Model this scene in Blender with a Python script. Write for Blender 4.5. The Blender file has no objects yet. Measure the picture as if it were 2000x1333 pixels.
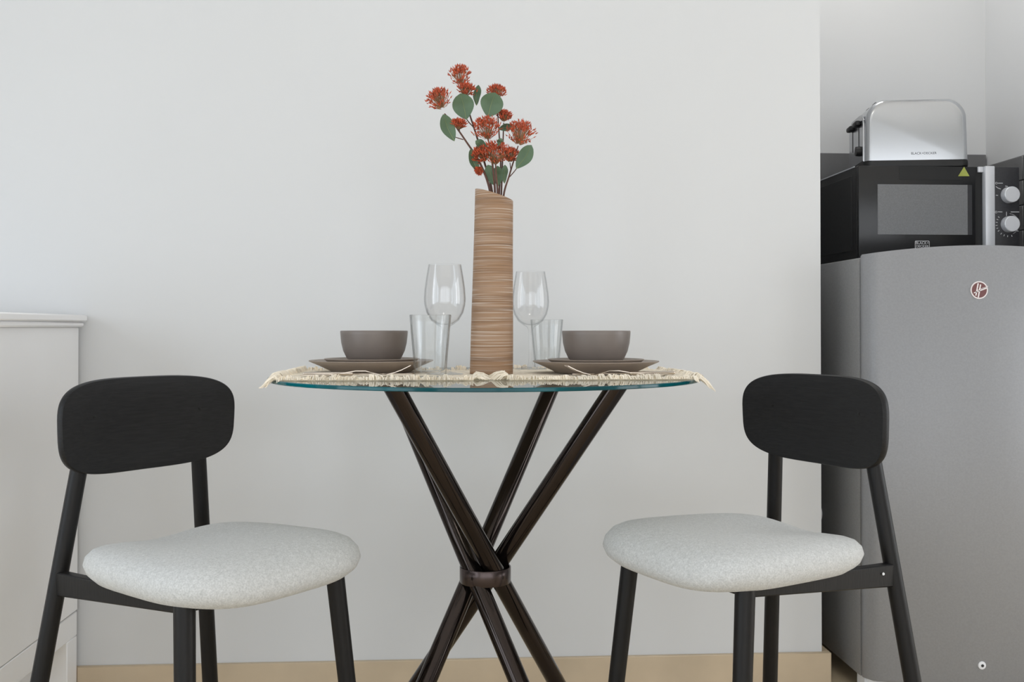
import bpy, bmesh, math, random
from mathutils import Vector, Matrix
random.seed(7)
SC = bpy.context.scene
COL = SC.collection
PI = math.pi

# ------------------------------------------------------------------ camera
F_PX = 2000.0                      # focal length in pixels of the 2000x1333 frame
CAM_H = 0.8375
YAW = math.radians(3.36)           # turned to the right of the wall normal
PITCH = math.radians(0.6)
HORIZON = 640.0
PPY = HORIZON - F_PX * math.tan(PITCH)
cam_d = bpy.data.cameras.new('camera')
cam_d.sensor_fit = 'HORIZONTAL'; cam_d.sensor_width = 36.0
cam_d.lens = 36.0 * F_PX / 2000.0
cam_d.shift_y = -(666.5 - PPY) / 2000.0
cam_d.clip_start = 0.02
cam = bpy.data.objects.new('camera', cam_d); COL.objects.link(cam)
cam.location = (0, 0, CAM_H)
cam.rotation_euler = (PI / 2 + PITCH, 0, -YAW)
SC.camera = cam
_s, _c = math.sin(YAW), math.cos(YAW)
C_FWD = Vector((_s * math.cos(PITCH), _c * math.cos(PITCH), math.sin(PITCH)))
C_RGT = Vector((_c, -_s, 0)); C_UP = Vector((-_s * math.sin(PITCH), -_c * math.sin(PITCH), math.cos(PITCH)))

def ray(px, py):
    return C_FWD + C_RGT * ((px - 1000) / F_PX) + C_UP * (-(py - PPY) / F_PX)
def at_y(px, py, Y):               # pixel -> point on a plane parallel to the wall
    r = ray(px, py); return Vector((0, 0, CAM_H)) + r * (Y / r.y)
def at_d(px, py, d):               # pixel -> point at a depth along the view axis
    return Vector((0, 0, CAM_H)) + ray(px, py) * d

# ------------------------------------------------------------------ world, light, exposure
W = bpy.data.worlds.new('world'); SC.world = W; W.use_nodes = True
W.node_tree.nodes['Background'].inputs[0].default_value = (0.78, 0.88, 1.0, 1)
W.node_tree.nodes['Background'].inputs[1].default_value = 0.35
SC.view_settings.view_transform = 'Standard'; SC.view_settings.look = 'None'
SC.view_settings.gamma = 1.0; SC.view_settings.use_curve_mapping = False
SC.view_settings.exposure = 0.10
SC.cycles.use_denoising = True
SC.cycles.transparent_max_bounces = 32
SC.cycles.max_bounces = 12; SC.cycles.diffuse_bounces = 6; SC.cycles.glossy_bounces = 6

ROOM_X0, ROOM_X1, ROOM_Y0, WALL_Y, ALC_Y, ROOM_H = -2.3, 3.1, -2.4, 2.355, 2.98, 2.55
ALC_X, ALC_F = 1.60, 2.15           # right-hand side wall of the kitchen niche and its front edge

def area(name, loc, rot, sx, sy, power, col):
    l = bpy.data.lights.new(name, 'AREA'); l.shape = 'RECTANGLE'; l.size = sx; l.size_y = sy
    l.energy = power; l.color = col
    o = bpy.data.objects.new(name, l); COL.objects.link(o); o.location = loc; o.rotation_euler = rot
    return o
# area lights as daylight in added, unseen window openings (wall behind the camera, left and right walls)
WIN1 = (-1.95, 2.75, 0.06, 2.12)    # x0 x1 z0 z1, unseen balcony window added behind the camera
WIN2 = (-1.60, 1.30, 0.25, 1.9)    # y0 y1 z0 z1, unseen window put in the left wall for daylight
WIN3 = (0.35, 2.05, 0.15, 1.85)     # the same, unseen window added to light from the right
ADDED_LAMPS = [(0.25, 0.55, 1.5, 'in the middle of the room'), (0.98, 2.60, 3.6, 'in the kitchen niche')]   # x, y, watts of the added lamps, none in view
P_BALCONY, P_SIDE, P_RIGHT = 60, 44, 34
area('added_daylight_balcony', ((WIN1[0] + WIN1[1]) / 2, ROOM_Y0 - 0.14, (WIN1[2] + WIN1[3]) / 2), (PI / 2, 0, 0), WIN1[1] - WIN1[0], WIN1[3] - WIN1[2], P_BALCONY, (0.95, 0.975, 1.0))
area('added_daylight_side', (ROOM_X0 - 0.14, (WIN2[0] + WIN2[1]) / 2, (WIN2[2] + WIN2[3]) / 2), (PI / 2, 0, -PI / 2), WIN2[1] - WIN2[0], WIN2[3] - WIN2[2], P_SIDE, (0.82, 0.91, 1.0))
area('added_daylight_right', (ROOM_X1 + 0.14, (WIN3[0] + WIN3[1]) / 2, (WIN3[2] + WIN3[3]) / 2), (PI / 2, 0, PI / 2), WIN3[1] - WIN3[0], WIN3[3] - WIN3[2], P_RIGHT, (0.95, 0.975, 1.0))

# ------------------------------------------------------------------ materials
def lin(c):
    return tuple((v / 12.92 if v <= 0.04045 else ((v + 0.055) / 1.055) ** 2.4) for v in (x / 255.0 for x in c)) + (1,)
def nodes(name):
    m = bpy.data.materials.new(name); m.use_nodes = True
    nt = m.node_tree; return m, nt, nt.nodes['Principled BSDF'], nt.nodes['Material Output']
def N(nt, t, **kw):
    n = nt.nodes.new(t)
    for k, v in kw.items():
        if k.startswith('i_'): n.inputs[int(k[2:])].default_value = v
        else: setattr(n, k, v)
    return n
def ramp(nt, src, stops):
    r = nt.nodes.new('ShaderNodeValToRGB'); el = r.color_ramp.elements
    while len(el) < len(stops): el.new(0.5)
    for e, (p, c) in zip(el, stops): e.position = p; e.color = c
    nt.links.new(src, r.inputs[0]); return r.outputs[0]
def mat(name, rgb, rough=0.5, metal=0.0, spec=0.5, noise=None, bump=None, coat=0.0, scale_v=None, contrast=0.12):
    """noise: scale of a colour variation; bump: (scale, strength)"""
    m, nt, b, out = nodes(name)
    c = lin(rgb)
    b.inputs['Base Color'].default_value = c; b.inputs['Roughness'].default_value = rough
    b.inputs['Metallic'].default_value = metal; b.inputs['Specular IOR Level'].default_value = spec
    b.inputs['Coat Weight'].default_value = coat
    tc = N(nt, 'ShaderNodeTexCoord'); mp = N(nt, 'ShaderNodeMapping')
    if scale_v: mp.inputs['Scale'].default_value = scale_v
    nt.links.new(tc.outputs['Object'], mp.inputs[0])
    if noise:
        n = N(nt, 'ShaderNodeTexNoise'); n.inputs['Scale'].default_value = noise; n.inputs['Detail'].default_value = 5
        nt.links.new(mp.outputs[0], n.inputs['Vector'])
        lo = tuple(v * (1 - contrast) for v in c[:3]) + (1,); hi = tuple(min(1, v * (1 + contrast)) for v in c[:3]) + (1,)
        nt.links.new(ramp(nt, n.outputs[0], [(0.3, lo), (0.7, hi)]), b.inputs['Base Color'])
    if bump:
        n = N(nt, 'ShaderNodeTexNoise'); n.inputs['Scale'].default_value = bump[0]; n.inputs['Detail'].default_value = 4
        nt.links.new(mp.outputs[0], n.inputs['Vector'])
        bp = N(nt, 'ShaderNodeBump'); bp.inputs['Strength'].default_value = bump[1]; bp.inputs['Distance'].default_value = 0.002
        nt.links.new(n.outputs[0], bp.inputs['Height']); nt.links.new(bp.outputs[0], b.inputs['Normal'])
    return m

M = {}
M['wall'] = mat('white_plaster', (213, 214, 215), 0.85, spec=0.2, noise=2.0, contrast=0.012, bump=(60, 0.05))
M['ceiling'] = mat('ceiling_paint', (242, 242, 242), 0.9, spec=0.2, noise=2.0, contrast=0.01)
M['floor'] = mat('floor_tile', (206, 189, 160), 0.45, noise=6, contrast=0.15)
M['baseboard'] = mat('beige_stone_tile', (200, 182, 156), 0.5, noise=7, contrast=0.09, bump=(30, 0.1))
M['tile'] = mat('grey_tile', (112, 112, 113), 0.35, noise=12, contrast=0.05)
M['grout'] = mat('grout', (70, 70, 70), 0.9)
M['white_lacquer'] = mat('white_lacquer', (240, 240, 241), 0.45, noise=3, contrast=0.01)
M['frame_white'] = mat('white_frame', (230, 230, 230), 0.4)
M['knob_metal'] = mat('brushed_metal', (170, 170, 170), 0.3, metal=1)

def wood_black(name, base, hi, stretch, rough):
    m, nt, b, out = nodes(name)
    tc = N(nt, 'ShaderNodeTexCoord'); mp = N(nt, 'ShaderNodeMapping'); mp.inputs['Scale'].default_value = stretch
    n = N(nt, 'ShaderNodeTexNoise'); n.inputs['Scale'].default_value = 6; n.inputs['Detail'].default_value = 8; n.inputs['Distortion'].default_value = 0.6
    nt.links.new(tc.outputs['Object'], mp.inputs[0]); nt.links.new(mp.outputs[0], n.inputs['Vector'])
    nt.links.new(ramp(nt, n.outputs[0], [(0.35, lin(base)), (0.7, lin(hi))]), b.inputs['Base Color'])
    b.inputs['Roughness'].default_value = rough; b.inputs['Specular IOR Level'].default_value = 0.3
    bp = N(nt, 'ShaderNodeBump'); bp.inputs['Strength'].default_value = 0.25; bp.inputs['Distance'].default_value = 0.001
    nt.links.new(n.outputs[0], bp.inputs['Height']); nt.links.new(bp.outputs[0], b.inputs['Normal'])
    return m
M['back_wood'] = wood_black('black_stained_ash', (19, 19, 20), (29, 29, 30), (3, 40, 60), 0.5)
M['leg_wood'] = wood_black('black_stained_leg', (12, 11, 11), (19, 17, 17), (40, 40, 4), 0.45)

def fabric():
    m, nt, b, out = nodes('heather_grey_fabric')
    tc = N(nt, 'ShaderNodeTexCoord')
    n1 = N(nt, 'ShaderNodeTexNoise'); n1.inputs['Scale'].default_value = 420; n1.inputs['Detail'].default_value = 3
    n2 = N(nt, 'ShaderNodeTexNoise'); n2.inputs['Scale'].default_value = 150; n2.inputs['Detail'].default_value = 4
    mx = N(nt, 'ShaderNodeMath', operation='ADD'); ml = N(nt, 'ShaderNodeMath', operation='MULTIPLY'); ml.inputs[1].default_value = 0.5
    nt.links.new(tc.outputs['Object'], n1.inputs['Vector']); nt.links.new(tc.outputs['Object'], n2.inputs['Vector'])
    n2s = N(nt, 'ShaderNodeMath', operation='MULTIPLY_ADD'); n2s.inputs[1].default_value = 0.5; n2s.inputs[2].default_value = 0.25; nt.links.new(n2.outputs[0], n2s.inputs[0])
    nt.links.new(n1.outputs[0], mx.inputs[0]); nt.links.new(n2s.outputs[0], mx.inputs[1]); nt.links.new(mx.outputs[0], ml.inputs[0])
    nt.links.new(ramp(nt, ml.outputs[0], [(0.36, lin((176, 177, 176))), (0.5, lin((193, 194, 193))), (0.64, lin((209, 210, 209)))]), b.inputs['Base Color'])
    b.inputs['Roughness'].default_value = 0.95; b.inputs['Specular IOR Level'].default_value = 0.1; b.inputs['Sheen Weight'].default_value = 0.15
    bp = N(nt, 'ShaderNodeBump'); bp.inputs['Strength'].default_value = 0.35; bp.inputs['Distance'].default_value = 0.0015
    nt.links.new(n1.outputs[0], bp.inputs['Height']); nt.links.new(bp.outputs[0], b.inputs['Normal'])
    return m
M['fabric'] = fabric()
M['black_chrome'] = mat('black_nickel_tube', (58, 51, 48), 0.08, metal=0.9, noise=3, contrast=0.2)
M['ring'] = mat('black_nickel_ring', (78, 68, 66), 0.25, metal=0.85, noise=20, contrast=0.15)
M['pad'] = mat('black_rubber', (18, 18, 18), 0.7)

def thin_glass(name, tint, edge, f0=0.04, power=5.0, edge_pos=0.97):
    m, nt, b, out = nodes(name); nt.nodes.remove(b)
    lw = N(nt, 'ShaderNodeLayerWeight'); lw.inputs[0].default_value = 0.5
    pw = N(nt, 'ShaderNodeMath', operation='POWER'); pw.inputs[1].default_value = power
    ml = N(nt, 'ShaderNodeMath', operation='MULTIPLY_ADD'); ml.inputs[1].default_value = 1 - f0; ml.inputs[2].default_value = f0
    nt.links.new(lw.outputs['Facing'], pw.inputs[0]); nt.links.new(pw.outputs[0], ml.inputs[0])
    tr = N(nt, 'ShaderNodeBsdfTransparent'); gl = N(nt, 'ShaderNodeBsdfGlossy'); gl.inputs['Roughness'].default_value = 0.0
    nt.links.new(ramp(nt, lw.outputs['Facing'], [(0.55, tint), (edge_pos, edge)]), tr.inputs[0])
    mx = N(nt, 'ShaderNodeMixShader')
    nt.links.new(ml.outputs[0], mx.inputs[0]); nt.links.new(tr.outputs[0], mx.inputs[1]); nt.links.new(gl.outputs[0], mx.inputs[2])
    nt.links.new(mx.outputs[0], out.inputs[0]); return m
M['glass'] = thin_glass('clear_glass', (0.985, 0.985, 0.985, 1), (0.80, 0.81, 0.815, 1))
M['glass_thick'] = thin_glass('clear_thick_glass', (0.97, 0.975, 0.975, 1), (0.62, 0.64, 0.64, 1))
M['table_glass'] = thin_glass('table_glass', (0.95, 0.97, 0.965, 1), (0.9, 0.95, 0.94, 1))
M['table_rim'] = mat('green_glass_edge', (4, 80, 88), 0.10, spec=0.3, noise=5, contrast=0.5)
M['stone_taupe'] = mat('taupe_stoneware', (142, 129, 118), 0.42, noise=25, contrast=0.05, spec=0.45)
M['stone_dark'] = mat('taupe_stoneware_bowl', (116, 107, 101), 0.4, noise=25, contrast=0.06, spec=0.5)
M['steel'] = mat('polished_steel', (196, 184, 170), 0.22, metal=1)
M['cotton'] = mat('natural_cotton', (238, 228, 210), 0.95, spec=0.1, noise=60, contrast=0.14, bump=(350, 0.5))
M['fringe'] = mat('cotton_fringe', (242, 233, 217), 0.95, spec=0.1, noise=40, contrast=0.12)

def vase_mat():
    m, nt, b, out = nodes('brushed_wood')
    tc = N(nt, 'ShaderNodeTexCoord')
    def nz(sc, scale, det, dist=0.0):
        mp = N(nt, 'ShaderNodeMapping'); mp.inputs['Scale'].default_value = sc
        n = N(nt, 'ShaderNodeTexNoise'); n.inputs['Scale'].default_value = scale; n.inputs['Detail'].default_value = det; n.inputs['Distortion'].default_value = dist
        nt.links.new(tc.outputs['Object'], mp.inputs[0]); nt.links.new(mp.outputs[0], n.inputs['Vector']); return n.outputs[0]
    base = ramp(nt, nz((0.6, 0.6, 18), 3.0, 5), [(0.32, lin((118, 91, 69))), (0.5, lin((149, 116, 86))), (0.68, lin((166, 139, 116)))])
    fine = nz((2.0, 2.0, 170), 3.0, 4, 0.35)
    white = ramp(nt, fine, [(0.52, (0, 0, 0, 1)), (0.68, (1, 1, 1, 1))])
    dark = ramp(nt, nz((1.6, 1.6, 140), 3.0, 3, 0.3), [(0.30, (1, 1, 1, 1)), (0.42, (0, 0, 0, 1))])
    m1 = N(nt, 'ShaderNodeMix', data_type='RGBA'); m2 = N(nt, 'ShaderNodeMix', data_type='RGBA')
    sc1 = N(nt, 'ShaderNodeMath', operation='MULTIPLY'); sc1.inputs[1].default_value = 0.62
    sc2 = N(nt, 'ShaderNodeMath', operation='MULTIPLY'); sc2.inputs[1].default_value = 0.55
    nt.links.new(dark, sc2.inputs[0]); nt.links.new(white, sc1.inputs[0])
    nt.links.new(sc2.outputs[0], m1.inputs[0]); nt.links.new(base, m1.inputs[6]); m1.inputs[7].default_value = lin((98, 74, 56))
    nt.links.new(sc1.outputs[0], m2.inputs[0]); nt.links.new(m1.outputs[2], m2.inputs[6]); m2.inputs[7].default_value = lin((205, 192, 180))
    nt.links.new(m2.outputs[2], b.inputs['Base Color']); b.inputs['Roughness'].default_value = 0.6
    bp = N(nt, 'ShaderNodeBump'); bp.inputs['Strength'].default_value = 0.5; bp.inputs['Distance'].default_value = 0.0015
    nt.links.new(fine, bp.inputs['Height']); nt.links.new(bp.outputs[0], b.inputs['Normal'])
    return m
M['vase'] = vase_mat()
M['stem'] = mat('brown_stem', (92, 62, 52), 0.7, noise=30, contrast=0.3)
M['stem_green'] = mat('russet_stalk', (150, 112, 78), 0.7, noise=30, contrast=0.2)
M['bud'] = mat('red_orange_bud', (182, 80, 48), 0.6, noise=120, contrast=0.45)
M['leaf'] = mat('grey_green_leaf', (90, 114, 88), 0.6, noise=22, contrast=0.22)
M['leaf_vein'] = mat('leaf_vein', (126, 140, 98), 0.6)

M['fridge_door'] = mat('silver_painted_steel', (141, 142, 145), 0.42, metal=0.2, noise=220, contrast=0.05)
M['fridge_side'] = mat('grey_painted_steel', (136, 136, 136), 0.5, metal=0.1, noise=260, contrast=0.08)
M['gasket'] = mat('dark_gasket', (40, 40, 42), 0.7)
M['white_plastic'] = mat('white_plastic', (222, 223, 226), 0.4)
M['badge_white'] = mat('badge_white', (226, 220, 220), 0.4)
M['badge_red'] = mat('badge_red', (108, 66, 66), 0.4)
M['mw_body'] = mat('black_textured_steel', (30, 30, 31), 0.5, noise=120, contrast=0.3)
M['mw_door'] = mat('black_door_glass', (20, 20, 22), 0.25, noise=4, contrast=0.1)
M['mw_window'] = mat('grey_mesh_window', (118, 119, 121), 0.3, noise=300, contrast=0.10)
M['mw_recess'] = mat('black_plastic', (12, 12, 13), 0.5)
M['mw_panel'] = mat('control_panel_black', (42, 42, 46), 0.45, noise=200, contrast=0.15)
M['silver_plastic'] = mat('silver_plastic', (214, 216, 221), 0.35, metal=0.2)
M['print_white'] = mat('white_print', (205, 205, 208), 0.6)
M['sticker'] = mat('yellow_green_sticker', (168, 176, 84), 0.5, noise=30, contrast=0.15)
M['chrome'] = mat('polished_chrome', (196, 198, 201), 0.16, metal=1)
M['chrome_satin'] = mat('satin_chrome', (188, 189, 192), 0.22, metal=1)
M['black_plastic'] = mat('matt_black_plastic', (22, 22, 23), 0.5)
M['print_black'] = mat('black_print', (34, 34, 38), 0.6)
def emission(name, rgb, s):
    m, nt, b, out = nodes(name)
    b.inputs['Base Color'].default_value = lin(rgb); b.inputs['Emission Color'].default_value = lin(rgb); b.inputs['Emission Strength'].default_value = s
    return m
M['lamp'] = emission('added_lamp_diffuser', (255, 250, 242), 2.0)  # glow of the added, unseen ceiling lamps

# ------------------------------------------------------------------ mesh helpers
def obj(name, me, m, parent=None, loc=None, rot=None, kind=None):
    o = bpy.data.objects.new(name, me); COL.objects.link(o)
    for x in (m if isinstance(m, (list, tuple)) else [m]):
        if x is not None: me.materials.append(x if not isinstance(x, str) else M[x])
    if parent: o.parent = parent
    if loc is not None: o.location = loc
    if rot is not None: o.rotation_euler = rot
    if kind: o['kind'] = kind
    return o
def empty(name, loc=(0, 0, 0), rz=0.0):
    o = bpy.data.objects.new(name, None); COL.objects.link(o); o.location = loc; o.rotation_euler = (0, 0, rz)
    o.empty_display_size = 0.05
    return o
def tag(o, label=None, cat=None, group=None, kind=None):
    if label: o['label'] = label
    if cat: o['category'] = cat
    if group: o['group'] = group
    if kind: o['kind'] = kind
    return o
def fin(me, smooth=True, angle=40):
    if smooth:
        for p in me.polygons: p.use_smooth = True
        me.set_sharp_from_angle(angle=math.radians(angle))
    me.update(); return me
def from_bm(bm, name='mesh', smooth=True, angle=40):
    bmesh.ops.recalc_face_normals(bm, faces=bm.faces)
    me = bpy.data.meshes.new(name); bm.to_mesh(me); bm.free(); return fin(me, smooth, angle)
def pyd(verts, faces, name='mesh', smooth=True, angle=40, recalc=True):
    me = bpy.data.meshes.new(name); me.from_pydata([tuple(v) for v in verts], [], faces)
    if recalc:
        bm = bmesh.new(); bm.from_mesh(me); bmesh.ops.recalc_face_normals(bm, faces=bm.faces); bm.to_mesh(me); bm.free()
    return fin(me, smooth, angle)
def box(x0, x1, y0, y1, z0, z1, bev=0.0, seg=2, name='box'):
    bm = bmesh.new(); bmesh.ops.create_cube(bm, size=1)
    for v in bm.verts: v.co = Vector((x0 + (v.co.x + .5) * (x1 - x0), y0 + (v.co.y + .5) * (y1 - y0), z0 + (v.co.z + .5) * (z1 - z0)))
    if bev: bmesh.ops.bevel(bm, geom=bm.edges[:], offset=bev, segments=seg, profile=0.5, affect='EDGES')
    return from_bm(bm, name)
def boxes(lst, name='boxes'):
    vs, fs = [], []
    for x0, x1, y0, y1, z0, z1 in lst:
        b = len(vs)
        vs += [(x, y, z) for x in (x0, x1) for y in (y0, y1) for z in (z0, z1)]
        fs += [tuple(b + i for i in q) for q in ((0, 1, 3, 2), (4, 6, 7, 5), (0, 4, 5, 1), (2, 3, 7, 6), (0, 2, 6, 4), (1, 5, 7, 3))]
    return pyd(vs, fs, name, smooth=False)
def lathe(prof, n=48, name='lathe', angle=40):
    vs, fs = [], []
    rings = []
    for r, z in prof:
        if r < 1e-6:
            rings.append([len(vs)]); vs.append((0, 0, z))
        else:
            rings.append(list(range(len(vs), len(vs) + n)))
            vs += [(r * math.cos(2 * PI * k / n), r * math.sin(2 * PI * k / n), z) for k in range(n)]
    for a, b in zip(rings, rings[1:]):
        if len(a) == 1 and len(b) == 1: continue
        for k in range(n):
            k2 = (k + 1) % n
            if len(a) == 1: fs.append((a[0], b[k], b[k2]))
            elif len(b) == 1: fs.append((a[k], b[0], a[k2]))
            else: fs.append((a[k], b[k], b[k2], a[k2]))
    return pyd(vs, fs, name, angle=angle)
def add_tube(vs, fs, pts, rad, n=8, caps=True):
    pts = [Vector(p) for p in pts]; b0 = len(vs)
    rads = rad if isinstance(rad, (list, tuple)) else [rad] * len(pts)
    prev = None
    for i, p in enumerate(pts):
        t = (pts[min(i + 1, len(pts) - 1)] - pts[max(i - 1, 0)]).normalized()
        if prev is None:
            a = t.cross(Vector((0, 0, 1)))
            if a.length < 1e-3: a = t.cross(Vector((0, 1, 0)))
            a.normalize()
        else:
            a = (prev - t * prev.dot(t)).normalized()
        prev = a; b = t.cross(a)
        vs += [p + (a * math.cos(2 * PI * k / n) + b * math.sin(2 * PI * k / n)) * rads[i] for k in range(n)]
    for i in range(len(pts) - 1):
        for k in range(n):
            k2 = (k + 1) % n; o = b0 + i * n
            fs.append((o + k, o + k2, o + n + k2, o + n + k))
    if caps:
        fs.append(tuple(b0 + k for k in range(n))); o = b0 + (len(pts) - 1) * n; fs.append(tuple(o + k for k in reversed(range(n))))
def tube(pts, rad, n=12, name='tube'):
    vs, fs = [], []; add_tube(vs, fs, pts, rad, n); return pyd(vs, fs, name)
def straight_tube(p0, p1, r0, r1, n=24, name='tube'):
    """round bar whose two ends are cut level (parallel to the floor)"""
    p0, p1 = Vector(p0), Vector(p1); ax = (p1 - p0).normalized()
    a = ax.cross(Vector((0, 1, 0))).normalized(); b = ax.cross(a)
    vs, fs = [], []
    for p, r in ((p0, r0), (p1, r1)):
        for k in range(n):
            q = p + (a * math.cos(2 * PI * k / n) + b * math.sin(2 * PI * k / n)) * r
            vs.append(q + ax * ((p.z - q.z) / ax.z))
    for k in range(n): fs.append((k, (k + 1) % n, n + (k + 1) % n, n + k))
    fs.append(tuple(range(n))); fs.append(tuple(reversed(range(n, 2 * n))))
    return pyd(vs, fs, name)
def extrude_outline(pts2, depth, bev=0.0, seg=2, name='panel', plane='xz'):
    """closed outline (a,b) extruded along the third axis from 0 to depth"""
    bm = bmesh.new()
    f3 = {'xz': lambda a, b, c: (a, c, b), 'xy': lambda a, b, c: (a, b, c), 'yz': lambda a, b, c: (c, a, b)}[plane]
    lo = [bm.verts.new(f3(a, b, 0)) for a, b in pts2]; hi = [bm.verts.new(f3(a, b, depth)) for a, b in pts2]
    bm.faces.new(lo); bm.faces.new(hi[::-1]); n = len(lo)
    for k in range(n): bm.faces.new((lo[k], hi[k], hi[(k + 1) % n], lo[(k + 1) % n]))
    if bev:
        es = [e for e in bm.edges if (e.verts[0] in lo and e.verts[1] in lo) or (e.verts[0] in hi and e.verts[1] in hi)]
        bmesh.ops.bevel(bm, geom=es, offset=bev, segments=seg, profile=0.5, affect='EDGES')
    return from_bm(bm, name)
def round_rect(w, h, r, n=6, r_bottom=None):
    rb = r if r_bottom is None else r_bottom; out = []
    for cx, cz, a0, rr in ((w / 2, h, 0, r), (-w / 2, h, PI / 2, r), (-w / 2, 0, PI, rb), (w / 2, 0, 1.5 * PI, rb)):
        sx, sz = (1 if cx > 0 else -1), (1 if cz > 0 else -1)
        if rr < 1e-5: out.append((cx, cz)); continue
        for k in range(n + 1):
            a = a0 + PI / 2 * k / n; out.append((cx - sx * rr + rr * math.cos(a), cz - sz * rr + rr * math.sin(a)))
    return out
def text_mesh(body, size, shear=0.0, extrude=0.0003):
    cu = bpy.data.curves.new('lettering', 'FONT'); cu.body = body; cu.size = size; cu.shear = shear; cu.extrude = extrude
    cu.align_x = 'CENTER'; cu.align_y = 'CENTER'
    o = bpy.data.objects.new('lettering_tmp', cu); COL.objects.link(o)
    dg = bpy.context.evaluated_depsgraph_get(); me = bpy.data.meshes.new_from_object(o.evaluated_get(dg))
    bpy.data.objects.remove(o); me.materials.clear(); return me
def smoothpath(pts, n=6):
    pts = [Vector(p) for p in pts]
    if len(pts) < 3: return pts
    out = []
    P = [pts[0] * 2 - pts[1]] + pts + [pts[-1] * 2 - pts[-2]]
    for i in range(1, len(P) - 2):
        for k in range(n):
            t = k / n
            out.append(0.5 * ((2 * P[i]) + (P[i + 1] - P[i - 1]) * t + (2 * P[i - 1] - 5 * P[i] + 4 * P[i + 1] - P[i + 2]) * t * t + (3 * P[i] - P[i - 1] - 3 * P[i + 1] + P[i + 2]) * t ** 3))
    out.append(pts[-1]); return out

# ------------------------------------------------------------------ the room
WALL_END = 0.8636
def struct(name, me, m): return obj(name, me, m, kind='structure')
struct('floor', box(ROOM_X0, ROOM_X1, ROOM_Y0, ALC_Y, -0.1, 0.0), 'floor')
struct('ceiling', box(ROOM_X0, ROOM_X1, ROOM_Y0, ALC_Y, ROOM_H, ROOM_H + 0.1), 'ceiling')
struct('wall_back', box(ROOM_X0, WALL_END, WALL_Y, ALC_Y, 0, ROOM_H), 'wall')
wall_alc = struct('wall_alcove', box(WALL_END, ALC_X, ALC_Y, ALC_Y + 0.1, 0, ROOM_H), 'wall')
wall_r = struct('wall_niche', box(ALC_X, ROOM_X1, ALC_F, ALC_Y, 0, ROOM_H), 'wall')
x0, x1, z0, z1 = WIN1
struct('wall_front', boxes([(ROOM_X0, x0, ROOM_Y0 - .1, ROOM_Y0, 0, ROOM_H), (x1, ROOM_X1, ROOM_Y0 - .1, ROOM_Y0, 0, ROOM_H), (x0, x1, ROOM_Y0 - .1, ROOM_Y0, 0, z0), (x0, x1, ROOM_Y0 - .1, ROOM_Y0, z1, ROOM_H)]), 'wall')
y0, y1, z0, z1 = WIN2
struct('wall_left', boxes([(ROOM_X0 - .1, ROOM_X0, ROOM_Y0, y0, 0, ROOM_H), (ROOM_X0 - .1, ROOM_X0, y1, ALC_Y, 0, ROOM_H), (ROOM_X0 - .1, ROOM_X0, y0, y1, 0, z0), (ROOM_X0 - .1, ROOM_X0, y0, y1, z1, ROOM_H)]), 'wall')
y0, y1, z0, z1 = WIN3
struct('wall_right', boxes([(ROOM_X1, ROOM_X1 + .1, ROOM_Y0, y0, 0, ROOM_H), (ROOM_X1, ROOM_X1 + .1, y1, ALC_F, 0, ROOM_H), (ROOM_X1, ROOM_X1 + .1, y0, y1, 0, z0), (ROOM_X1, ROOM_X1 + .1, y0, y1, z1, ROOM_H)]), 'wall')
x0, x1, z0, z1 = WIN1; xm = (x0 + x1) / 2; t = 0.05; Y = ROOM_Y0 - 0.06
struct('unseen_window_1', boxes([(x0, x0 + t, Y, Y + .05, z0, z1), (x1 - t, x1, Y, Y + .05, z0, z1), (xm - t, xm + t, Y, Y + .05, z0, z1), (x0 + t, xm - t, Y, Y + .05, z0, z0 + t), (xm + t, x1 - t, Y, Y + .05, z0, z0 + t), (x0 + t, xm - t, Y, Y + .05, z1 - t, z1), (xm + t, x1 - t, Y, Y + .05, z1 - t, z1)]), 'frame_white')  # frame of the added balcony window, out of view
for nm, X, (y0, y1, z0, z1) in (('unseen_window_2', ROOM_X0 - 0.06, WIN2), ('unseen_window_3', ROOM_X1 + 0.01, WIN3)):  # frames of the unseen side windows put in for daylight
    ym = (y0 + y1) / 2
    struct(nm, boxes([(X, X + .05, y0, y0 + t, z0, z1), (X, X + .05, y1 - t, y1, z0, z1), (X, X + .05, ym - t, ym + t, z0, z1), (X, X + .05, y0 + t, ym - t, z0, z0 + t), (X, X + .05, ym + t, y1 - t, z0, z0 + t), (X, X + .05, y0 + t, ym - t, z1 - t, z1), (X, X + .05, ym + t, y1 - t, z1 - t, z1)]), 'frame_white')
# beige tile skirting along the wall and round its free end
BB = 0.080
bb = struct('baseboard_back', box(-0.834, WALL_END + 0.0187, WALL_Y - 0.012, WALL_Y, 0, BB, 0.0015, 1), 'baseboard')
struct('baseboard_return', box(WALL_END, WALL_END + 0.0187, WALL_Y, ALC_Y, 0, BB, 0.0015, 1), 'baseboard')
struct('baseboard_left', box(ROOM_X0, -0.8345, WALL_Y - 0.012, WALL_Y, 0, BB, 0.0015, 1), 'baseboard')
# grey splashback tiles: tall slabs on the alcove wall, low rows on the right wall
SP_Z = 1.355
for k in range(2):
    xa = WALL_END + 0.003 + k * 0.366; obj('tile', box(xa, xa + 0.363, ALC_Y - 0.009, ALC_Y, 0.90, SP_Z, 0.001, 1), 'tile', wall_alc)
row_h = 0.070
me = box(0, 0.008, 0, 0.1965, 0, row_h - 0.003, 0.0012, 1)
me.materials.append(M['tile'])
for i in range(7):
    for j in range(4):
        o = bpy.data.objects.new('tile', me); COL.objects.link(o); o.parent = wall_r
        o.location = (ALC_X - 0.008, ALC_Y - 0.010 - 0.2 * (j + 1), 1.32 - row_h * (i + 1) + 0.0015)
obj('grout_bed', box(ALC_X - 0.004, ALC_X, ALC_Y - 0.81, ALC_Y - 0.0005, 1.32 - row_h * 7, 1.32), 'grout', wall_r)

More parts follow.
